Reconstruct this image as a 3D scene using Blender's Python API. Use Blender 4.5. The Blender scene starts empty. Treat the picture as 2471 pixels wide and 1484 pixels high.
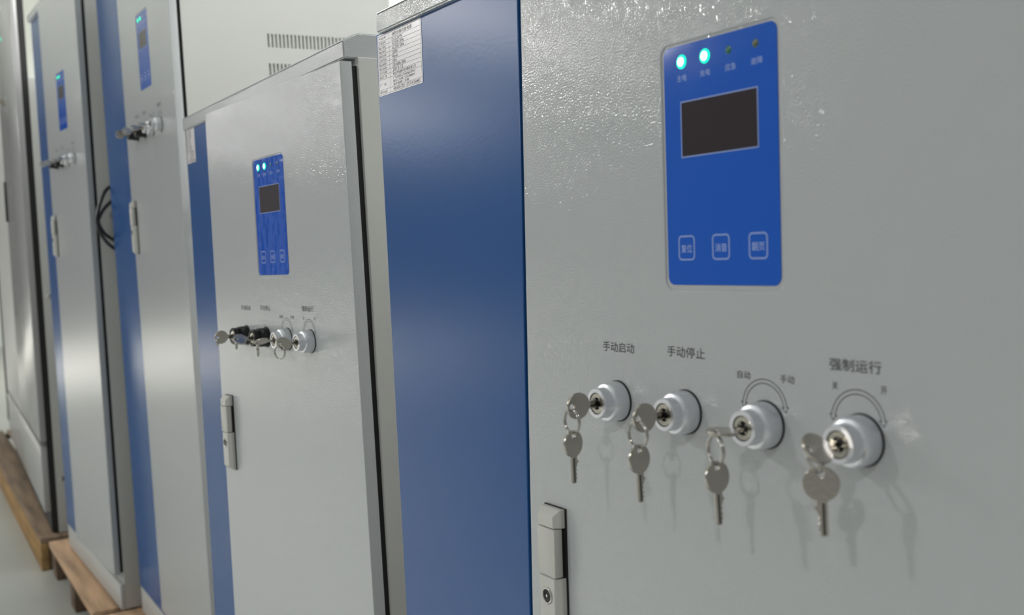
import bpy, bmesh, math, random
from mathutils import Matrix, Vector
C = bpy.context.scene.collection
R = math.radians
MM = 0.001
H = 1.105          # height of the lens above the floor (m)

# ------------------------------------------------------------------ camera
cam_d = bpy.data.cameras.new('camera')
cam = bpy.data.objects.new('camera', cam_d); C.objects.link(cam)
cam_d.sensor_fit = 'HORIZONTAL'; cam_d.sensor_width = 36.0
cam_d.lens = 2500.0 / 2471.0 * 36.0
cam_d.clip_start = 0.02; cam_d.clip_end = 100
rt = Vector((0.54756485, 0.83579313, -0.04028129))
up = Vector((-0.03157246, 0.0687417, 0.99713477))
fw = Vector((-0.8361674, 0.54472417, -0.06402858))
m3 = Matrix((rt, up, -fw)).transposed()
cam.matrix_world = Matrix.Translation((0, 0, H)) @ m3.to_4x4()
cam_d.dof.use_dof = True
cam_d.dof.focus_distance = 1.02
cam_d.dof.aperture_fstop = 8.0
bpy.context.scene.camera = cam

# ------------------------------------------------------------------ light
sc = bpy.context.scene
sc.view_settings.view_transform = 'Standard'
sc.view_settings.look = 'None'
sc.view_settings.gamma = 1.0
sc.view_settings.use_curve_mapping = False
sc.view_settings.exposure = 0.0

w = bpy.data.worlds.new('hall_light'); sc.world = w; w.use_nodes = True
bg = w.node_tree.nodes['Background']
bg.inputs['Color'].default_value = (0.97, 0.985, 1.0, 1)
bg.inputs['Strength'].default_value = 0.30

def lamp(name, loc, target, sx, sy, watts, col=(1, 0.99, 0.985), spread=180):
    d = bpy.data.lights.new(name, 'AREA'); d.shape = 'RECTANGLE'
    d.size = sx; d.size_y = sy; d.energy = watts; d.color = col; d.spread = R(spread)
    o = bpy.data.objects.new(name, d); C.objects.link(o)
    o.location = loc
    dirv = Vector(target) - Vector(loc)
    q = dirv.to_track_quat('-Z', 'Y'); o.rotation_euler = q.to_euler()
    return o
CT = 3.75
# two ceiling fittings in front of the nearest cabinet: they throw the two soft key shadows
lamp('ceiling_lamp', (0.95, -3.6, CT), (0.95, -3.6, 0), 0.22, 0.35, 68)
lamp('ceiling_lamp', (-3.1, -3.7, CT), (-3.1, -3.7, 0), 0.22, 0.35, 82)
# rows of tubes running across the hall further down (they show as glints in the paint)
lamp('tube_row', (-9.2, -5.05, CT - 0.15), (-9.2, -5.05, 0), 0.10, 3.9, 250)
lamp('tube_row', (-16.5, -6.9, CT - 0.15), (-16.5, -6.9, 0), 0.14, 3.4, 330)
# added lamp: brightens the floor down the hall for bands reflected in the doors
lamp('floor_fill_lamp', (-11.2, -3.2, 3.95), (-11.2, -3.2, 0), 3.0, 6.5, 540, (1, 0.94, 0.90), 50)
# fitting over the aisle behind the cabinets
lamp('ceiling_lamp', (-3.7, 1.24, CT), (-3.7, 1.24, 0), 4.8, 0.5, 110)
lamp('ceiling_lamp', (-1.2, 1.3, CT), (-1.2, 1.3, 0), 1.3, 0.35, 88)  # added lamp, brightens the slotted side of the tall cabinet

# ------------------------------------------------------------------ materials
def new_mat(name):
    m = bpy.data.materials.new(name); m.use_nodes = True
    return m, m.node_tree.nodes, m.node_tree.links, m.node_tree.nodes['Principled BSDF']
def srgb(r, g, b):
    f = lambda c: (c / 255 / 12.92) if c / 255 <= 0.04045 else ((c / 255 + 0.055) / 1.055) ** 2.4
    return (f(r), f(g), f(b), 1)
def pbr(name, col, rough=0.4, metal=0.0, bump=None, spec=0.5, coat=0.0, coat_rough=0.1, emit=None, es=1.0, var=None, coatbump=False):
    m, n, l, p = new_mat(name)
    p.inputs['Base Color'].default_value = col
    p.inputs['Roughness'].default_value = rough
    p.inputs['Metallic'].default_value = metal
    p.inputs['Specular IOR Level'].default_value = spec
    p.inputs['Coat Weight'].default_value = coat
    p.inputs['Coat Roughness'].default_value = coat_rough
    if emit:
        p.inputs['Emission Color'].default_value = emit
        p.inputs['Emission Strength'].default_value = es
    tc = n.new('ShaderNodeTexCoord')
    if var:
        nz = n.new('ShaderNodeTexNoise'); nz.inputs['Scale'].default_value = var[0]; nz.inputs['Detail'].default_value = 4
        mp = n.new('ShaderNodeMapping'); mp.inputs['Scale'].default_value = var[2] if len(var) > 2 else (1, 1, 1)
        l.new(tc.outputs['Object'], mp.inputs['Vector']); l.new(mp.outputs['Vector'], nz.inputs['Vector'])
        mx = n.new('ShaderNodeMixRGB'); mx.blend_type = 'MULTIPLY'; mx.inputs['Fac'].default_value = 1
        rp = n.new('ShaderNodeValToRGB')
        rp.color_ramp.elements[0].position = 0.3; rp.color_ramp.elements[1].position = 0.7
        rp.color_ramp.elements[0].color = (1 - var[1],) * 3 + (1,); rp.color_ramp.elements[1].color = (1, 1, 1, 1)
        l.new(nz.outputs['Fac'], rp.inputs['Fac'])
        mx.inputs['Color1'].default_value = col
        l.new(rp.outputs['Color'], mx.inputs['Color2']); l.new(mx.outputs['Color'], p.inputs['Base Color'])
    if bump:
        nb = n.new('ShaderNodeTexNoise'); nb.inputs['Scale'].default_value = bump[0]; nb.inputs['Detail'].default_value = bump[3] if len(bump) > 3 else 1.5
        l.new(tc.outputs['Object'], nb.inputs['Vector'])
        b = n.new('ShaderNodeBump'); b.inputs['Strength'].default_value = bump[1]; b.inputs['Distance'].default_value = bump[2]
        l.new(nb.outputs['Fac'], b.inputs['Height']); l.new(b.outputs['Normal'], p.inputs['Normal'])
        if coatbump: l.new(b.outputs['Normal'], p.inputs['Coat Normal'])
    return m
GREY = pbr('grey_powder_coat', srgb(174, 177, 178), 0.45, bump=(660, 1.0, 0.00021, 0.0), spec=0.15, coat=0.9, coat_rough=0.035, coatbump=True)
GREYS = pbr('grey_side_sheet', srgb(180, 181, 177), 0.42, bump=(420, 0.25, 0.0003))
BLUE = pbr('blue_satin_paint', srgb(30, 80, 140), 0.24, bump=(260, 0.15, 0.0003), spec=0.3)
BLACK = pbr('black_rubber', srgb(18, 18, 19), 0.6)
DARKC = pbr('dark_grey_paint', srgb(40, 38, 41), 0.9, spec=0.03, bump=(420, 0.2, 0.0003))
DARK = pbr('dark_interior', srgb(70, 72, 72), 0.7)
PANEL = pbr('blue_membrane', srgb(10, 84, 186), 0.11, bump=(38, 0.16, 0.0012, 0.5), spec=0.5)
WRINK = pbr('blue_membrane_under_loose_film', srgb(12, 82, 186), 0.11, bump=(60, 0.5, 0.0022, 1.0), spec=0.5)
SCREEN = pbr('dark_display_window', srgb(44, 36, 40), 0.09, spec=0.5)
INK = pbr('black_print', srgb(34, 36, 38), 0.5)
WHITEINK = pbr('pale_print', srgb(150, 172, 222), 0.4)
FRAMEINK = pbr('pale_outline', srgb(128, 150, 205), 0.4)
LED_ON = pbr('green_led_glow', srgb(0, 200, 150), 0.3, emit=(0.0, 1.0, 0.50, 1), es=1.3)
LED_CORE = pbr('green_led_core', srgb(200, 255, 240), 0.3, emit=(0.75, 1.0, 0.95, 1), es=2.2)
LED_OFF = pbr('green_led_unlit', srgb(22, 96, 76), 0.3)
LED_AMB = pbr('amber_led_unlit', srgb(70, 84, 60), 0.3)
ALU = pbr('satin_aluminium', srgb(224, 225, 231), 0.28, metal=0.9, bump=(900, 0.08, 0.0001))
BLKPL = pbr('black_plastic', srgb(14, 14, 15), 0.35)
NICK = pbr('nickel', srgb(178, 174, 164), 0.24, metal=1.0, bump=(260, 0.10, 0.0002))
KEYM = pbr('key_nickel', srgb(180, 175, 166), 0.20, metal=1.0, bump=(300, 0.3, 0.0003))
KEYG = pbr('key_groove_shade', srgb(70, 66, 62), 0.4, metal=1.0)
CHROME = pbr('ring_steel', srgb(196, 193, 188), 0.16, metal=1.0)
HOLE = pbr('keyhole_black', srgb(8, 8, 8), 0.5)
HANDLE = pbr('cast_latch_paint', srgb(192, 191, 185), 0.36, bump=(600, 0.12, 0.0002))
LABEL = pbr('white_vinyl', srgb(226, 222, 224), 0.22)
CABLE = pbr('black_cable', srgb(30, 28, 34), 0.32)
GROM = pbr('grey_plug', srgb(150, 152, 150), 0.4)
GLOSS = pbr('glossy_grey_paint', srgb(160, 160, 160), 0.2, spec=0.5, bump=(90, 0.03, 0.0004))
WOOD = pbr('raw_pallet_pine', srgb(208, 172, 138), 0.75, bump=(60, 0.3, 0.001), var=(9, 0.45, (0.35, 4, 4)))
WOODD = pbr('weathered_pallet_wood', srgb(150, 128, 106), 0.8, bump=(60, 0.3, 0.001), var=(9, 0.5, (0.35, 4, 4)))
WOOD_SHADE = pbr('shade_darkened_pallet_wood', srgb(112, 92, 72), 0.85, bump=(60, 0.3, 0.001), var=(9, 0.5, (0.35, 4, 4)))  # wood colour darkened to stand for the shade under the deck
WOODY = pbr('yellowed_pallet_side', srgb(176, 140, 88), 0.8, bump=(60, 0.3, 0.001), var=(9, 0.5, (0.35, 4, 4)))
WALL = pbr('white_wall_paint', srgb(245, 248, 244), 0.85, bump=(30, 0.05, 0.001))
ENDW = pbr('grey_end_wall_paint', srgb(108, 104, 110), 0.85)
CEIL = pbr('ceiling_paint', srgb(214, 218, 216), 0.9)
FLOOR = pbr('grey_epoxy_floor', srgb(178, 180, 174), 0.30, bump=(14, 0.06, 0.002), var=(1.3, 0.14, (1, 1, 1)))
WINDOW = pbr('daylit_window', srgb(240, 244, 250), 0.3, emit=(0.95, 0.97, 1.0, 1), es=3.2)

# ------------------------------------------------------------------ mesh helpers (local mm: x right, y into the cabinet, z up)
def link(name, me, mats, parent=None, M=None, smooth=True):
    o = bpy.data.objects.new(name, me); C.objects.link(o)
    if not me.materials:
        for m in (mats if isinstance(mats, (list, tuple)) else [mats]): me.materials.append(m)
    if parent is not None: o.parent = parent
    if M is not None: o.matrix_local = M
    if smooth and len(me.polygons):
        try: me.shade_smooth(); me.set_sharp_from_angle(angle=R(32))
        except Exception: pass
    return o
def bm_mesh(bm, name='mesh'):
    bmesh.ops.recalc_face_normals(bm, faces=bm.faces)
    me = bpy.data.meshes.new(name); bm.to_mesh(me); bm.free(); return me
def add_box(bm, x0, x1, y0, y1, z0, z1, bev=0.0, seg=2, mi=0):
    vs = [bm.verts.new((x * MM, y * MM, z * MM)) for x in (x0, x1) for y in (y0, y1) for z in (z0, z1)]
    fs = []
    for q in ((0, 1, 3, 2), (4, 6, 7, 5), (0, 4, 5, 1), (2, 3, 7, 6), (0, 2, 6, 4), (1, 5, 7, 3)):
        f = bm.faces.new([vs[i] for i in q]); f.material_index = mi; fs.append(f)
    bmesh.ops.recalc_face_normals(bm, faces=fs)
    if bev:
        es = list({e for f in fs for e in f.edges})
        r = bmesh.ops.bevel(bm, geom=es, offset=bev * MM, segments=seg, affect='EDGES', profile=0.5)
        for f in r['faces']: f.material_index = mi
def box_mesh(*a, **k):
    bm = bmesh.new(); add_box(bm, *a, **k); return bm_mesh(bm)
def rrect(x0, x1, z0, z1, r, n=7):
    pts = []
    for cx, cz, a0 in ((x1 - r, z1 - r, 0), (x0 + r, z1 - r, 90), (x0 + r, z0 + r, 180), (x1 - r, z0 + r, 270)):
        for i in range(n + 1):
            a = R(a0 + 90 * i / n); pts.append((cx + r * math.cos(a), cz + r * math.sin(a)))
    return pts
def circle(cx, cz, r, n=40):
    return [(cx + r * math.cos(2 * math.pi * i / n), cz + r * math.sin(2 * math.pi * i / n)) for i in range(n)]
def plate(loops, y_front, depth, bevel=0.0, res=2):
    """flat sheet with holes; loops are (x, z) polygons, first the outline; front face at y_front"""
    cu = bpy.data.curves.new('c', 'CURVE'); cu.dimensions = '2D'; cu.fill_mode = 'BOTH'
    for lp in loops:
        s = cu.splines.new('POLY'); s.points.add(len(lp) - 1); s.use_cyclic_u = True
        for p, (x, z) in zip(s.points, lp): p.co = (x * MM, z * MM, 0, 1)
    cu.extrude = max(depth / 2 - bevel, 0.0) * MM
    if bevel:
        cu.bevel_depth = bevel * MM; cu.bevel_resolution = res; cu.offset = -bevel * MM
    o = bpy.data.objects.new('c', cu); C.objects.link(o)
    dg = bpy.context.evaluated_depsgraph_get()
    me = bpy.data.meshes.new_from_object(o.evaluated_get(dg))
    bpy.data.objects.remove(o); bpy.data.curves.remove(cu)
    me.materials.clear()
    ym = (y_front + depth / 2) * MM
    for v in me.vertices:
        x, y, z = v.co; v.co = (x, ym - z, y)
    return me
def lathe(profile, cx, cz, n=48):
    """profile: list of (r, y, mat) turned about the local y axis at (cx, cz)"""
    bm = bmesh.new(); rings = []
    for r, y, mi in profile:
        if r <= 1e-6:
            rings.append([bm.verts.new((cx * MM, y * MM, cz * MM))])
        else:
            rings.append([bm.verts.new(((cx + r * math.cos(2 * math.pi * i / n)) * MM, y * MM, (cz + r * math.sin(2 * math.pi * i / n)) * MM)) for i in range(n)])
    for k in range(len(rings) - 1):
        a, b = rings[k], rings[k + 1]; mi = profile[k + 1][2]
        for i in range(n):
            j = (i + 1) % n
            if len(a) == 1 and len(b) == 1: continue
            if len(b) == 1: f = bm.faces.new((a[i], a[j], b[0]))
            elif len(a) == 1: f = bm.faces.new((a[0], b[j], b[i]))
            else: f = bm.faces.new((a[i], a[j], b[j], b[i]))
            f.material_index = mi
    return bm_mesh(bm)
def tube(pts, r, n=10, closed=False):
    bm = bmesh.new(); P = [Vector(p) for p in pts]; rings = []; N = len(P)
    prev = None
    for i in range(N):
        if closed: t = P[(i + 1) % N] - P[i - 1]
        else: t = P[min(i + 1, N - 1)] - P[max(i - 1, 0)]
        t.normalize()
        if prev is None:
            a = Vector((0, 0, 1)) if abs(t.z) < 0.9 else Vector((1, 0, 0)); u = t.cross(a).normalized()
        else:
            u = (prev - t * prev.dot(t)).normalized()
        prev = u; v = t.cross(u)
        rings.append([bm.verts.new((P[i] + (u * math.cos(2 * math.pi * k / n) + v * math.sin(2 * math.pi * k / n)) * r) * MM) for k in range(n)])
    for i in range(N if closed else N - 1):
        a, b = rings[i], rings[(i + 1) % N]
        for k in range(n): bm.faces.new((a[k], a[(k + 1) % n], b[(k + 1) % n], b[k]))
    if not closed:
        bm.faces.new(rings[0][::-1]); bm.faces.new(rings[-1])
    return bm_mesh(bm)
def spline(ctrl, n=10):
    P = [Vector(c) for c in ctrl]; out = []
    for i in range(len(P) - 1):
        p0, p1, p2, p3 = P[max(i - 1, 0)], P[i], P[i + 1], P[min(i + 2, len(P) - 1)]
        for k in range(n):
            t = k / n
            out.append(0.5 * ((2 * p1) + (p2 - p0) * t + (2 * p0 - 5 * p1 + 4 * p2 - p3) * t * t + (3 * p1 - p0 - 3 * p2 + p3) * t ** 3))
    out.append(P[-1]); return out
def ribbon(bm, pts, wd, y, closed=True, mi=0):
    """flat printed line of width wd through (x, z) points"""
    n = len(pts); L = []
    for i in range(n):
        p = Vector(pts[i]); a = Vector(pts[i - 1]) if (closed or i > 0) else p; b = Vector(pts[(i + 1) % n]) if (closed or i < n - 1) else p
        d1 = (p - a).normalized() if (p - a).length > 1e-9 else (b - p).normalized()
        d2 = (b - p).normalized() if (b - p).length > 1e-9 else d1
        t = (d1 + d2); t = t.normalized() if t.length > 1e-6 else d1
        nr = Vector((-t.y, t.x)); c = max(0.5, abs(nr.dot(Vector((-d1.y, d1.x)))))
        L.append((bm.verts.new(((p.x + nr.x * wd / 2 / c) * MM, y * MM, (p.y + nr.y * wd / 2 / c) * MM)),
                  bm.verts.new(((p.x - nr.x * wd / 2 / c) * MM, y * MM, (p.y - nr.y * wd / 2 / c) * MM))))
    for i in range(n if closed else n - 1):
        a, b = L[i], L[(i + 1) % n]
        f = bm.faces.new((a[0], b[0], b[1], a[1])); f.material_index = mi
def add_text(bm, s, cx, cz, h, wd, y, bold=0.0, align='C', mi=0):
    """lettering s fitted to height h and width wd (mm); centre (cx, cz) or left edge when align is 'L'"""
    cu = bpy.data.curves.new('t', 'FONT'); cu.body = s; cu.size = 1.0; cu.offset = bold
    o = bpy.data.objects.new('t', cu); C.objects.link(o)
    dg = bpy.context.evaluated_depsgraph_get()
    me = bpy.data.meshes.new_from_object(o.evaluated_get(dg))
    bpy.data.objects.remove(o); bpy.data.curves.remove(cu)
    if len(me.vertices) == 0: return
    xs = [v.co.x for v in me.vertices]; zs = [v.co.y for v in me.vertices]
    x0, x1, z0, z1 = min(xs), max(xs), min(zs), max(zs)
    kx = wd / max(x1 - x0, 1e-6); kz = h / max(z1 - z0, 1e-6)
    ox = cx - (wd / 2 if align == 'C' else 0)
    vs = [bm.verts.new(((ox + (v.co.x - x0) * kx) * MM, y * MM, (cz - h / 2 + (v.co.y - z0) * kz) * MM)) for v in me.vertices]
    for p in me.polygons:
        try: f = bm.faces.new([vs[i] for i in p.vertices]); f.material_index = mi
        except ValueError: pass
    bpy.data.meshes.remove(me)
def flat(bm):
    # printed sheets: every face looks out of the cabinet (-y)
    bm.normal_update()
    for f in bm.faces:
        if f.normal.y > 0: f.normal_flip()
    me = bpy.data.meshes.new('print'); bm.to_mesh(me); bm.free(); return me

def tag(o, label=None, cat=None, group=None, kind=None):
    if label: o['label'] = label
    if cat: o['category'] = cat
    if group: o['group'] = group
    if kind: o['kind'] = kind
    return o

# ------------------------------------------------------------------ setting
def struct(name, me, mat):
    o = link(name, me, mat, smooth=False); o['kind'] = 'structure'; return o
struct('floor', box_mesh(-23000, 4000, -9000, 1900, -60, 0), FLOOR)
struct('wall_back', box_mesh(-23000, 4000, 1750, 1900, 0, 4100), WALL)
struct('ceiling', box_mesh(-23000, 4000, -9000, 1900, 4100, 4200), CEIL)
struct('wall_left', box_mesh(-23100, -23000, -9000, 1900, 0, 4100), ENDW)

# ------------------------------------------------------------------ cabinets
# door frame of a cabinet (from the photograph): origin = centre of its control panel on the door face
def door_matrix(T, yaw, lean, tilt):
    return Matrix.Translation((T[0] * MM, T[1] * MM, T[2] * MM + H)) @ Matrix.Rotation(yaw, 4, 'Z') @ Matrix.Rotation(tilt, 4, 'X') @ Matrix.Rotation(lean, 4, 'Y')
def body_offset(deg, px=243.0, py=8.0):
    P = Matrix.Translation((px * MM, py * MM, 0))
    return P @ Matrix.Rotation(R(deg), 4, 'Z') @ P.inverted()

KX = (-111.8, -36.4, 37.9, 111.9)

# ---- meshes shared by the copies
PW, PH = 104.5, 163.3
def arc_arrow(bm, cx, cz, r_out, r_in, y):
    a0, a1 = R(172), R(8); n = 26; pts = []
    rm = (r_out + r_in) / 2
    for i in range(n + 1):
        a = a0 + (a1 - a0) * i / n; pts.append((cx + r_out * math.cos(a), cz + r_out * math.sin(a)))
    def tip(a, sgn):
        tx, tz = math.sin(a) * sgn, -math.cos(a) * sgn     # direction of travel
        px, pz = cx + rm * math.cos(a), cz + rm * math.sin(a); rx, rz = math.cos(a), math.sin(a)
        return [(px + rx * 2.6 + tx * -0.3, pz + rz * 2.6 + tz * -0.3), (px + tx * 3.0, pz + tz * 3.0), (px - rx * 2.6 + tx * -0.3, pz - rz * 2.6 + tz * -0.3)]
    pts += tip(a1, 1)
    for i in range(n + 1):
        a = a1 + (a0 - a1) * i / n; pts.append((cx + r_in * math.cos(a), cz + r_in * math.sin(a)))
    pts += tip(a0, -1)[::-1]
    ribbon(bm, pts, 0.55, y, True)
def legend_meshes(kz):
    d = kz + 169.9; out = []
    def T(*items):
        bm = bmesh.new()
        for s, cx, cz, h, wd, b in items: add_text(bm, s, cx, cz + d, h, wd, -0.12, b)
        out.append(flat(bm))
    T(('手动启动', -110.4, -129.2, 7.6, 37.4, 0.006))
    T(('手动停止', -35.8, -128.4, 7.6, 38.4, 0.006))
    T(('自动', 19.3, -139.5, 5.2, 11.6, 0.004))
    T(('手动', 56.2, -139.4, 5.2, 11.6, 0.004))
    T(('强制运行', 107.5, -127.3, 7.4, 36.6, 0.008))
    T(('关', 93.0, -139.9, 4.8, 4.4, 0.008))
    T(('开', 127.2, -139.7, 4.6, 4.2, 0.008))
    for cx in (36.7, 109.0):
        bm = bmesh.new(); arc_arrow(bm, cx, -160.0 + d, 19.0, 16.4, -0.12); out.append(flat(bm))
    return out
def outline_mesh(loop, wd, y):
    bm = bmesh.new(); ribbon(bm, loop, wd, y, True); return flat(bm)

def key_switch(cx, cz, black):
    b = 2 if black else 0
    prof = [(15.6, 0.2, 1), (15.6, -1.0, 1), (15.0, -1.0, 1), (15.0, -7.5, b), (14.8, -10.0, b), (14.2, -12.3, b), (13.7, -13.0, b), (12.6, -13.3, b), (11.6, -13.6, b), (11.3, -14.4, b),
            (11.2, -20.9, b), (10.8, -21.5, b), (8.3, -21.5, b), (8.1, -21.2, b), (8.0, -19.5, 1), (7.7, -19.5, 1)]
    if black:
        prof = [(15.0, 0.2, 1), (15.0, -1.0, 2), (13.6, -1.2, 2), (13.6, -9.0, 2), (13.2, -9.3, 2), (13.2, -13.5, 2), (10.4, -13.9, 2), (10.4, -16.0, 2), (12.0, -16.2, 2), (12.2, -17.0, 2), (12.2, -22.0, 2), (11.4, -23.0, 2), (9.0, -23.0, 2), (8.9, -21.0, 1), (8.6, -21.0, 1)]
    return lathe(prof, cx, cz)
def lock_plug(cx, cz, th, black):
    y = -22.2 if black else -20.9
    bm = bmesh.new()
    me = lathe([(8.0, y + 3, 0), (8.0, y + 0.4, 0), (7.5, y, 0), (4.6, y + 0.15, 0), (4.4, y + 1.6, 1), (0.0, y + 1.6, 1)], cx, cz, 36)
    bm.from_mesh(me); bpy.data.meshes.remove(me)
    # wards of the keyhole
    s, c = math.sin(R(th)), math.cos(R(th))
    for k in (-1, 1):
        for e in (-2.6, 2.6):
            px, pz = cx + s * e + c * k * 2.4, cz + c * e - s * k * 2.4
            add_box(bm, px - 0.8, px + 0.8, y + 0.2, y + 1.6, pz - 0.8, pz + 0.8, 0.2, 1, 0)
    return bm_mesh(bm)

def latch(ht, hb):
    """swing latch: base with chamfered ends, lever, cylinder"""
    x0, x1 = -213.6, -185.5
    def wedge(bm, za, zb, top, bottom, xa=x0, xb=x1, yf=-11.0, cx=3.4, cz=5.5):
        v = []
        for (xx0, xx1, yy, zt, zz) in ((xa, xb, -1.2, zb, za), (xa, xb, -5.5, zb, za), (xa + cx, xb - cx, yf, zb - (cz if top else 0), za + (cz if bottom else 0))):
            v.append([bm.verts.new((px * MM, yy * MM, pz * MM)) for px, pz in ((xx0, zz), (xx1, zz), (xx1, zt), (xx0, zt))])
        for a, b in ((0, 1), (1, 2)):
            for i in range(4): bm.faces.new((v[a][i], v[a][(i + 1) % 4], v[b][(i + 1) % 4], v[b][i]))
        bm.faces.new(v[0][::-1]); bm.faces.new(v[2])
        bmesh.ops.bevel(bm, geom=[e for e in bm.edges if all(vv in v[1] + v[2] for vv in e.verts)], offset=0.5 * MM, segments=2, affect='EDGES')
    zl0, zl1 = ht - 15.0, ht - 57.0
    bm = bmesh.new(); wedge(bm, zl0, ht, True, False); top = bm_mesh(bm)
    bm = bmesh.new(); wedge(bm, hb, zl1, False, True); low = bm_mesh(bm)
    bm = bmesh.new(); bm.from_mesh(top); bm.from_mesh(low); add_box(bm, x0 + 1, x1 - 1.5, -3.0, -1.0, zl1 - 1, zl0 + 1, 0, 1, 1)
    add_box(bm, x0 - 0.8, x1 + 1.3, -1.3, 0.3, hb - 0.8, ht + 0.8, 0, 1, 1)
    base = bm_mesh(bm)
    lever = box_mesh(x0 + 2.0, x1 - 1.2, -11.6, -3.2, zl1 + 0.8, zl0 - 0.8, 0.9)
    cx, cz = (x0 + x1) / 2 + 0.2, zl1 - 16.0
    cyl = lathe([(6.9, -10.6, 0), (6.9, -11.8, 0), (6.4, -12.2, 0), (5.6, -12.1, 0), (5.4, -11.6, 0), (4.6, -11.6, 1), (1.1, -11.4, 1), (1.1, -12.0, 0), (0, -12.1, 0)], cx, cz, 32)
    bm = bmesh.new(); bm.from_mesh(cyl)
    for s in (-1, 1): add_box(bm, cx - 1.3 + s * 4.6, cx + 1.3 + s * 4.6, -11.95, -11.5, cz - 1.6 - s * 1.0, cz + 1.6 - s * 1.0, 0, 1, 1)
    cyl = bm_mesh(bm)
    return base, lever, cyl

def nameplate(x0, x1, z0, z1, y):
    pl = plate([rrect(x0, x1, z0, z1, 2.2)], y - 0.35, 0.45)
    bm = bmesh.new(); yy = y - 0.42
    a0, a1, b0, b1 = x0 + 1.6, x1 - 1.7, z0 + 1.3, z1 - 1.4
    ribbon(bm, [(a0, b0), (a1, b0), (a1, b1), (a0, b1)], 0.32, yy)
    hs = [94, 73, 72, 73, 70, 72, 70, 73, 67, 73, 173, 77]; tot = sum(hs); z = b1
    xd = a0 + (a1 - a0) * 0.27; fx0 = (x1 - x0) / 101.5
    rows = [('产品名称', '消防设备应急电源'), ('产品型号', 'D-2.2kW'), ('输入电压', 'AC220V 50Hz'), ('输出电压', 'AC220V 50Hz'), ('额定功率', '2200W'),
            ('应急时间', '90min'), ('输出频率', '50Hz'), ('执行标准', 'GB16806-2006'), ('生产日期', '2013-12'), ('制造厂商', '佛山市电源科技发展有限公司'),
            ('厂  址', None), ('服务电话', '400-830-7021  0757-81266481')]
    ribbon(bm, [(xd, b0), (xd, b1)], 0.28, yy, False)
    for (k, v), hh in zip(rows, hs):
        dz = (b1 - b0) * hh / tot; zc = z - dz / 2
        if z < b1 - 0.1: ribbon(bm, [(a0, z), (a1, z)], 0.28, yy, False)
        if k: add_text(bm, k, a0 + 1.8, zc, 2.7, (17.0 if '  ' not in k else 15.0) * fx0, yy, 0.0, 'L')
        if v:
            fx = (x1 - x0) / 101.5
            wd = {8: 46, 7: 24}.get(len(v), None) or (60.0 if len(v) > 20 else (52.0 if v[0] == '佛' else len(v) * 2.5))
            add_text(bm, v, xd + 7 * fx, zc, 3.2 if hh < 90 else 4.0, wd * fx, yy, 0.006, 'L')
        else:
            for q, s in enumerate(('广东省佛山市南海区罗村', '朗沙工业第二区石碣朗大', '道中路第二号楼')):
                add_text(bm, s, xd + 7 * fx, zc + 3.3 - q * 3.3, 2.7, (50.0 if q < 2 else 36.0) * fx0, yy, 0.004, 'L')
        z -= dz
    return pl, flat(bm)

CABLE_RUNS = [
    # (out from side x, y, z) mm in body frame, relative to the right-hand side
    [(0, 78, -262), (30, 68, -258), (40, 40, -270), (40, 20, -310), (40, 11, -352), (40, 20, -392), (38, 46, -425), (30, 85, -445), (16, 130, -452)],
    [(0, 80, -300), (26, 62, -296), (34, 34, -318), (36, 17, -345), (36, 16, -362), (34, 30, -388), (30, 55, -406), (24, 95, -420), (12, 140, -424)],
]

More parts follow.
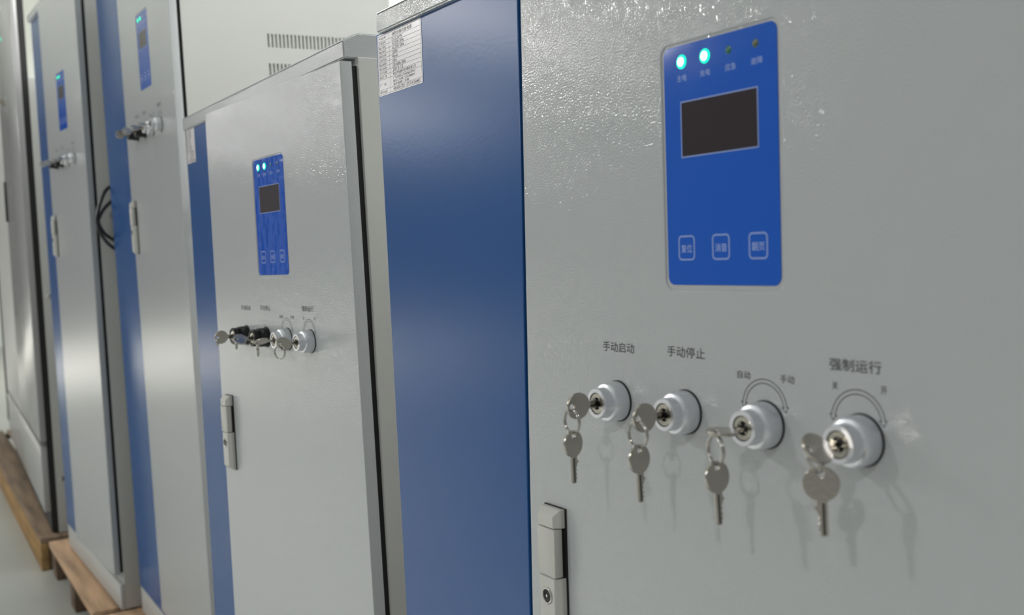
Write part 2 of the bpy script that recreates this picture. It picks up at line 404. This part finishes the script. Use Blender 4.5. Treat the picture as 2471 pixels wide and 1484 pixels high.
def cabinet(name, label, T, yaw, lean, tilt, dyaw, tall, xl, blue_x, base_z, lid_x0, lid_z, switches, leds=(1, 1, 0, 0), plate_x=None, vents=False, cables=False, wrink=False, blue_skew=(0, 0), door_skew=(0, 0), right_skew=None, lid_y=1.5, lid_dx=1.5, dtop_off=0.0, group='emergency power cabinets in a row'):
    D = door_matrix(T, yaw, lean, tilt)
    B = D @ body_offset(dyaw)                  # frame of the carcass; the door hangs ajar by -dyaw
    Dl = body_offset(dyaw).inverted()
    base = Matrix.Translation((-0.145, 0.25, base_z * MM))
    root = bpy.data.objects.new(name, None); C.objects.link(root)
    root.empty_display_size = 0.1
    root.matrix_world = B @ base
    tag(root, label, 'cabinet', group)
    OB = base.inverted(); OD = base.inverted() @ Dl
    kz = -169.9 if not tall else -172.8
    dtop = (175.0 if not tall else lid_z[0] - 2.0) + dtop_off
    ht, hb = (-267.5, -382.4) if not tall else (-322.5, -446.7)
    dbot = -1335.0 if tall else base_z + 105
    bbot = -1361.0 if tall else base_z + 92
    xr = 243.0
    # carcass
    bm = bmesh.new()
    side_y0 = 24.0
    if vents:
        add_box(bm, xl + 1, xr - 4, side_y0, 484, base_z, lid_z[0] + 1, 0.0)
    else:
        add_box(bm, xl + 1, xr, side_y0, 484, base_z, lid_z[0] + 1, 1.5)
    link('carcass', bm_mesh(bm), GREYS, root, OB)
    # right-hand side sheet with two rows of slots
    if vents:
        rows = [(4.3, -23.8), (-57.3, -85.5)]; n = 34; pitch = 8.45; wd = 4.3; y0 = 199.0
        lp = [[(side_y0 - 1, base_z), (484, base_z), (484, lid_z[0] + 1), (side_y0 - 1, lid_z[0] + 1)]]
        for zt, zb in rows:
            for i in range(n):
                a = y0 + i * pitch
                if a + wd > 476: break
                lp.append([(a, zb), (a, zt), (a + wd, zt), (a + wd, zb)])
        me = plate(lp, 0, 1.5)
        for v in me.vertices:
            x, y, z = v.co; v.co = (xr * MM - y, x, z)          # turn the sheet onto the side
        bm = bmesh.new(); bm.from_mesh(me); me = bm_mesh(bm)
        link('side_panel', me, GREYS, root, OB)
    # door seal, carried left as a dark strip shading the gap by the cover
    link('door_seal_and_shade', box_mesh(-264 + min(door_skew[1], 0), xr - 5, 15.5, 24.5, dbot + 4, dtop - 4), BLACK, root, OB)
    # plinth
    link('plinth', box_mesh(xl + 2, xr - 0.3, 13, 24.2, base_z, bbot - 3, 0.8), GREYS, root, OB)
    # blue cover strip
    s0, s1 = blue_skew
    lp = [(xl + s0, lid_z[0] + 1.5), (xl + s1, bbot), (blue_x + door_skew[1], bbot), (blue_x + door_skew[0], lid_z[0] + 1.5)]
    link('blue_side_cover', plate([lp], 12.0, 12.0, 1.2), BLUE, root, OB)
    # lid: low hipped cap
    bm = bmesh.new(); lx1 = xr + lid_dx
    prof = [(lid_y, lid_z[0]), (lid_y, lid_z[1] - 1.0), (lid_y + 1, lid_z[1]), (27, lid_z[1] + 9.0), (486, lid_z[1] + 9.0), (486, lid_z[0])]
    L = [[bm.verts.new((x * MM, y * MM, z * MM)) for y, z in prof] for x in (lid_x0, lx1)]
    for i in range(6): bm.faces.new((L[0][i], L[0][(i + 1) % 6], L[1][(i + 1) % 6], L[1][i]))
    bm.faces.new(L[0][::-1]); bm.faces.new(L[1])
    bmesh.ops.recalc_face_normals(bm, faces=bm.faces)
    bmesh.ops.bevel(bm, geom=list(bm.edges), offset=1.6 * MM, segments=3, affect='EDGES')
    link('lid', bm_mesh(bm), GREY, root, OB)
    # door with the control panel window pressed out of it
    xa, xb = -235.2, xr
    outer = [(xa, dbot), (xb, dbot), (xb, dtop), (xa, dtop)]
    hole = rrect(-PW / 2 - 2.2, PW / 2 + 2.2, -PH / 2 - 3.4, PH / 2 + 1.6, 7.0)
    sk = door_skew
    outer[0] = (xa + sk[1], dbot); outer[3] = (xa + sk[0], dtop)
    bm = bmesh.new(); f = plate([outer, hole], 0.0, 16.0, 1.3, 3); bm.from_mesh(f); bpy.data.meshes.remove(f)
    add_box(bm, -PW / 2 - 8, PW / 2 + 8, 1.1, 6, -PH / 2 - 10, PH / 2 + 8)
    door = link('door', bm_mesh(bm), GREY, root, OD)
    if right_skew:                               # the case is not quite square: its right-hand side leans a little
        for o in root.children:
            if o.name.split('.')[0] in ('carcass', 'door_seal_and_shade', 'plinth', 'lid', 'door'):
                for v in o.data.vertices:
                    if v.co.x > 0.2: v.co.x += right_skew[0] * MM + right_skew[1] * v.co.z
    # control panel
    cp = link('control_panel', plate([rrect(-PW / 2, PW / 2, -PH / 2, PH / 2, 6.0)], 0.5, 0.9, 0.2), WRINK if wrink else PANEL, root, OD)
    yp = 0.42
    link('display_screen', plate([rrect(-34.9, 35.2, 6.2, 42.8, 0.6)], 0.4, 0.3), SCREEN, cp)
    link('screen_border', outline_mesh([(-35.3, 5.8), (35.6, 5.8), (35.6, 43.2), (-35.3, 43.2)], 0.9, yp - 0.15), FRAMEINK, cp, smooth=False)
    for k, (x, on) in enumerate(zip((-33.9, -11.1, 10.9, 34.4), leds)):
        if on:
            me = lathe([(4.8, 1.0, 0), (4.8, 0.35, 0), (3.9, -0.1, 0), (3.1, -0.35, 0), (2.9, -0.4, 1), (1.6, -0.6, 1), (0, -0.65, 1)], x, 70.5, 28)  # lens widened and rim coloured to stand for the light's bloom
            led = link('indicator_light', me, [LED_ON, LED_CORE if not tall else LED_ON], cp); led['label'] = 'lit green indicator light'
        else:
            me = lathe([(2.7, 1.0, 0), (2.7, 0.5, 0), (1.7, 0.1, 0), (0, 0.0, 0)], x, 70.5, 24)
            led = link('indicator_light', me, LED_OFF if k == 2 else LED_AMB, cp); led['label'] = 'unlit green indicator light' if k == 2 else 'unlit dull indicator light'
    for s, x in zip(('主电', '充电', '应急', '故障'), (-33.9, -11.1, 12.4, 35.4)):
        bm = bmesh.new(); add_text(bm, s, x, 59.6, 4.4, 9.6, yp, 0.0)
        link('lettering', flat(bm), WHITEINK, cp, smooth=False)
    for s, x in zip(('复位', '消音', '翻页'), (-32.9, 0.3, 33.6)):
        bt = link('push_button', outline_mesh(rrect(x - 7.6, x + 7.6, -64.2, -48.2, 2.6), 1.25, yp), FRAMEINK, cp, smooth=False)
        bm = bmesh.new(); add_text(bm, s, x, -56.6, 5.6, 10.8, yp, 0.004)
        link('lettering', flat(bm), WHITEINK, cp, smooth=False)
    # printed legends
    for i, me in enumerate(legend_meshes(kz)):
        link('printed_arrow' if i >= 7 else 'printed_legend', me, INK, root, OD, smooth=False)
    # key switches
    for cx, (black, th) in zip(KX, switches):
        ks = link('key_switch', key_switch(cx, kz, black), [ALU, BLACK, BLKPL], root, OD)
        if any(b for b, _ in switches): ks['label'] = 'black key switch barrel' if black else 'silver key switch barrel'
        link('lock_cylinder', lock_plug(cx, kz, th, black), [NICK, HOLE], ks)
    # latch
    b, lv, cy = latch(ht, hb)
    hd = link('latch_handle', b, [HANDLE, BLACK], root, OD, smooth=False)
    link('lever', lv, HANDLE, hd); link('lock_cylinder', cy, [CHROME, HOLE], hd)
    if plate_x:
        pl, tx = nameplate(plate_x[0], plate_x[1], 118.6, 183.6, 12.0)
        npl = link('name_plate', pl, LABEL, root, OB); link('lettering', tx, INK, npl, smooth=False)
    if cables:
        for run in CABLE_RUNS:
            link('cable', tube(spline([(xr + a, y, z) for a, y, z in run]), 4.8), CABLE, root, OB)
            y, z = run[0][1], run[0][2]
            me = lathe([(9, 0, 0), (9, -6, 0), (6.5, -7, 0), (6.5, -13, 0), (0, -13, 0)], 0, 0, 20)
            for v in me.vertices:
                p = v.co.copy(); v.co = (xr * MM - p.y, y * MM + p.x, z * MM + p.z)
            link('cable_gland', me, BLKPL, root, OB)
        me = lathe([(13, 0, 0), (13, -2.5, 0), (11, -3.5, 0), (0, -3.5, 0)], 0, 0, 28)
        for v in me.vertices:
            p = v.co.copy(); v.co = (xr * MM - p.y, 64 * MM + p.x, -338 * MM + p.z)
        link('hole_plug', me, GROM, root, OB)
    return root, D, kz

F, G_, S_ = False, True, None
sil = lambda a: (False, a)
blk = lambda a: (True, a)
c1, D1, kz1 = cabinet('power_cabinet', 'nearest grey and blue cabinet, with four silver key switches at right', (-498.4, 491.07, 46.8), -0.008997, -0.006345, -0.01422, 0.0,
        False, -531.0, -257.0, -1151.0, -520.0, (184.5, 206.0), [sil(0), sil(0), sil(94), sil(-42)], plate_x=(-529.5, -428.0), blue_skew=(-3.0, 41.0), door_skew=(5.6, -18.5), lid_y=6.0)
c2, D2, kz2 = cabinet('power_cabinet', 'low grey and blue cabinet standing second from the right, door slightly ajar', (-1394.6, 512.86, 47.75), 0.043831, -0.0133, -0.003416, -3.0,
        False, -479.0, -257.0, -1151.0, -481.0, (178.0, 200.0), [blk(10), blk(-50), sil(65), sil(-35)], plate_x=(-476.0, -424.5), wrink=True, right_skew=(-2.5, -0.0198), lid_y=8.0, lid_dx=-5.5, dtop_off=-2.0)
c3, D3, kz3 = cabinet('power_cabinet', 'tall grey cabinet with slotted side rising behind the low cabinet', (-2363.26, 601.06, 450.0), -0.029306, 0.011239, 0.012739, 0.0,
        True, -549.0, -257.0, -1434.0, -549.0, (322.0, 343.0), [blk(8), blk(-30), sil(-52), sil(-70)], vents=True, cables=True)
c4, D4, kz4 = cabinet('power_cabinet', 'tall grey cabinet standing on the pale pallet at left', (-3218.14, 580.44, 453.6), 0.025823, 0.008598, 0.005703, -1.7,
        True, -545.0, -257.0, -1436.0, -545.0, (322.0, 343.0), [blk(-30), blk(-32), sil(-58), sil(-68)], cables=True)

# ------------------------------------------------------------------ keys
def key_mesh():
    pts = []
    a0 = 17.0
    for i in range(41):
        a = R(a0 + (360 - 2 * a0) * i / 40); pts.append((10 * math.cos(a), 10 * math.sin(a)))
    pts += [(12.5, -2.9), (28.4, -2.9), (29.2, -1.6), (29.2, 0.6), (28.4, 1.9), (27.2, 1.1), (25.6, 2.4), (24.0, 1.4), (22.4, 2.5), (21.0, 1.2), (19.2, 2.3),
            (17.8, 1.5), (16.4, 2.7), (14.8, 2.9), (14.2, 4.3), (13.0, 4.3), (12.2, 3.0)]
    me = plate([pts, circle(-6.0, 0, 2.2, 20)], -1.1, 2.2, 0.5, 2)
    bm = bmesh.new(); bm.from_mesh(me); bpy.data.meshes.remove(me)
    for s in (-1, 1): add_box(bm, 10.5, 28.2, s * 1.1 - 0.06, s * 1.1 + 0.06, -1.5, -0.2, 0, 1, 1)  # dark strip lying on the blade, stands for shade in its groove
    return bm_mesh(bm)
KEY = key_mesh(); KEY.materials.append(KEYM); KEY.materials.append(KEYG)
KEY.shade_smooth(); KEY.set_sharp_from_angle(angle=R(30))
def axes(o, u, v):
    """matrix whose x axis is u (blade) and z axis is v (side of the bow), origin o in mm"""
    u = Vector(u).normalized(); v = Vector(v); v = (v - u * v.dot(u)).normalized(); nrm = v.cross(u)
    m = Matrix.Identity(4)
    for i in range(3): m[i][0] = u[i]; m[i][1] = nrm[i]; m[i][2] = v[i]; m[i][3] = o[i] * MM
    return m
def key(Mw, o, u, v, label, group=None):
    k = bpy.data.objects.new('key', KEY); C.objects.link(k)
    k.matrix_world = Mw @ axes(o, u, v); tag(k, label, 'key', group); return k
def ring(Mw, c, e1, e2, Rr, wire, label, group=None):
    e1 = Vector(e1).normalized(); e2 = Vector(e2); e2 = (e2 - e1 * e2.dot(e1)).normalized(); n3 = e1.cross(e2)
    n = 96; pts = []
    for i in range(n * 2):
        a = 2 * math.pi * i / n; off = 0.95 * wire * (1 if i < n else -1) * min(1, abs(math.sin(a / 2)) * 6)
        pts.append(e1 * Rr * math.cos(a) + e2 * Rr * math.sin(a) + n3 * off)
    me = tube(pts, wire, 8, True); me.materials.append(CHROME); me.shade_smooth()
    o = bpy.data.objects.new('key_ring', me); C.objects.link(o)
    o.matrix_world = Mw @ Matrix.Translation(Vector(c) * MM); tag(o, label, 'key ring', group); return o
def inserted(Mw, cx, kz, th, label, y=-38.0):
    return key(Mw, (cx, y, kz), (0, 1, 0), (math.sin(R(th)), 0, math.cos(R(th))), label)

# nearest cabinet: one key in each switch, a ring through it and a spare key hanging from the ring
order = ('leftmost', 'second', 'third', 'rightmost')
ORD = ('in the leftmost lock of the nearest cabinet', 'in the second lock of the nearest cabinet', 'in the third lock of the nearest cabinet', 'in the rightmost lock of the nearest cabinet')
look = ('upright silver key', 'upright silver key', 'silver key turned flat and seen edge-on', 'tilted silver key')
ths = (4, 2, 94, -42)
for i in range(4):
    cx = KX[i]
    inserted(D1, cx, kz1, ths[i], look[i] + ' ' + ORD[i])
    hx, hy, hz = cx, -44.0, kz1
    where = ('under the leftmost lock', 'under the second lock', 'under the third lock', 'under the rightmost lock')[i] + ' of the nearest cabinet'
    if i < 3:
        tw = (0.0, 0.06, -0.25)[i]
        ring(D1, (hx, hy, hz - 1.6 - 9.0), (0, 0, 1), (1, tw, 0), 9.0, 0.72, 'thin steel ring ' + where)
        h2 = (hx + 0.3, hy, hz - 1.6 - 18.0 - 1.6)
        key(D1, (h2[0] + 0.4, h2[1], h2[2] - 6.0), (0.02 + 0.02 * i, 0, -1), (-0.25 + 0.1 * i, 1, 0), 'spare silver key hanging from the ring ' + where)
    else:
        h2 = Vector((hx + 3.5, hy + 3, hz - 12.5)); h1 = Vector((hx, hy, hz)); ch = (h2 - h1)
        mid = (h1 + h2) / 2; offd = Vector((0, -1, 0)); offd = (offd - ch.normalized() * offd.dot(ch.normalized())).normalized()
        hgt = math.sqrt(max(81 - (ch.length / 2) ** 2, 0.1))
        ring(D1, mid + offd * (-hgt * 0.55) + Vector((-2, 0, 0)), ch, offd + Vector((0.35, 0, 0)), 8.2, 0.72, 'thin steel ring ' + where)
        key(D1, (h2.x + 1.5, h2.y, h2.z - 6.0), (0.03, 0, -1), (-0.78, -0.62, 0), 'pale spare key hanging face-on ' + where)
# low cabinet behind it
VIEW = Vector((-0.87, 0.48, 0))
lows = [(10, 'round-bowed key standing upright in the leftmost black lock of the low cabinet', 5.5, 'small ring seen edge-on under the leftmost black lock of the low cabinet'),
        (-50, 'tilted key in the second black lock of the low cabinet', 6.0, 'small ring seen edge-on under the second black lock of the low cabinet'),
        (65, 'key turned nearly flat in the left silver lock of the low cabinet', 9.0, 'ring hanging edge-on below the left silver lock of the low cabinet'),
        (-35, 'tilted key in the right silver lock of the low cabinet', 8.9, 'open steel ring hanging below the right silver lock of the low cabinet')]
for i, (th, lab, rr, lab2) in enumerate(lows):
    cx = KX[i]; y = -38.0 if i > 1 else -39.5
    inserted(D2, cx, kz2, th, lab, y)
    e2 = (0.9, -0.35, 0) if i < 3 else (0.92, 0.39, 0)
    if i < 3: e2 = (0.88, -0.42, 0)
    ring(D2, (cx, y - 6.0, kz2 - 1.5 - rr), (0, 0, 1), e2, rr, 0.7, lab2)
# the two tall cabinets
for Dm, kz, tab, nm in ((D3, kz3, (8, -30, -52, -70), 'of the tall cabinet with the slotted side'), (D4, kz4, (-30, -32, -58, -68), 'of the tall cabinet on the pale pallet')):
    for i, th in enumerate(tab):
        pos = ('leftmost black lock ', 'second black lock ', 'left silver lock ', 'right silver lock ')[i]
        inserted(Dm, KX[i], kz, th, 'blurred key turned in the ' + pos + nm, -39.5 if i < 2 else -38.0)

# ------------------------------------------------------------------ leftmost cabinet
def leftmost():
    yaw = R(-4.0)
    B = Matrix.Translation((-4.0, 0.573, H)) @ Matrix.Rotation(yaw, 4, 'Z')
    root = bpy.data.objects.new('equipment_cabinet', None); C.objects.link(root)
    base_z = -985
    base = Matrix.Translation((-0.9, 0.25, base_z * MM)); root.matrix_world = B @ base
    OB = base.inverted()
    tag(root, 'glossy pale grey cabinet at the left edge, with a dark seal beside its door', 'cabinet')
    top = 1150
    link('carcass', box_mesh(-1880, 0, 43, 480, base_z, 640, 2), GREYS, root, OB)
    link('door_seal_and_shade', box_mesh(-1876, -5, 21, 44, base_z + 3, top - 8), BLACK, root, OB)  # seal; its low end paints in the shadow under the lower cover
    link('door', box_mesh(-905, 0, 0, 22, -650, top, 3), GLOSS, root, OB)
    link('side_cover', box_mesh(-1880, -912, 2, 22, -660, top, 3), GREYS, root, OB)
    link('lower_cover', box_mesh(-1880, -4, 0, 22, -905, -668, 3), GLOSS, root, OB)
    bar = link('pull_handle', box_mesh(-848, -832, -9, 1, 165, 335, 3), BLKPL, root, OB)
    kn = link('key_switch', lathe([(17, 1, 0), (17, -10, 0), (14, -13, 0), (13, -24, 0), (0, -24, 0)], -638, 640), NICK, root, OB)
    link('indicator_light', lathe([(5, 1, 0), (5, -2, 0), (0, -3, 0)], -575, 878, 20), LED_ON, root, OB)
    for z in (-130, -790):
        me = lathe([(9, 0, 0), (9, -2, 0), (6, -3.5, 0), (0, -3.5, 0)], 0, 0, 20)
        for v in me.vertices:
            p = v.co.copy(); v.co = (-p.y, 64 * MM + p.x, z * MM + p.z)
        link('screw', me, CHROME, root, OB)
    return root
leftmost()
def beyond():
    B = Matrix.Translation((-4.0, 0.573, H)) @ Matrix.Rotation(R(-4.0), 4, 'Z') @ Matrix.Translation((-1.92, 0.03, -0.985))
    root = bpy.data.objects.new('dark_cabinet', None); C.objects.link(root); root.matrix_world = B
    tag(root, 'dark cabinet just past the glossy grey one, at the left edge of the view', 'cabinet')
    link('carcass', box_mesh(-700, 0, 20, 450, 0, 1900, 3), DARKC, root)
    link('door', box_mesh(-696, -6, 0, 19, 70, 1890, 3), DARKC, root)
beyond()

# ------------------------------------------------------------------ pallets
def pallet(label, x0, x1, yf, depth, yaw, mat, zt, group, stringer=False):
    root = bpy.data.objects.new('pallet', None); C.objects.link(root)
    root.matrix_world = Matrix.Translation((x1 * MM, yf * MM, 0)) @ Matrix.Rotation(yaw, 4, 'Z')
    tag(root, label, 'pallet', group)
    Lx = x0 - x1
    nb = 5; gap = 22; bw = (depth - gap * (nb - 1)) / nb
    for i in range(nb):
        y = i * (bw + gap)
        link('deck_board', box_mesh(Lx, 0, y, y + bw, zt - 20, zt, 1.5), mat, root)
    if stringer:
        for y in (-2, depth - 24): link('side_board', box_mesh(Lx, 0, y, y + 26, 0, zt - 20.3, 2), WOODY, root)
    for x in (Lx, Lx / 2 - 45, -90):
        link('cross_board', box_mesh(x, x + 90, 6 + 20 * stringer, depth - 6 - 22 * stringer, zt - 40, zt - 20.2, 1.2), WOOD_SHADE, root)
        for y in (8 + 18 * stringer, depth / 2 - 45, depth - 98 - 18 * stringer):
            link('block', box_mesh(x + 2, x + 88, y, y + 90, 0, zt - 40.2, 1.5), WOOD_SHADE, root)
    return root
pallet('pale raw wood pallet with open ends under the tall cabinet at left', -3905, -3030, 538, 600, R(-1.8), WOOD, 118, None)
pallet('brown weathered pallet under the leftmost cabinet', -6700, -3965, 548, 640, R(-2.2), WOODD, 118, None, True)
pallet('wooden pallet under the tall cabinet with the slotted side', -2985, -2050, 575, 620, R(1.0), WOOD, 118, None)
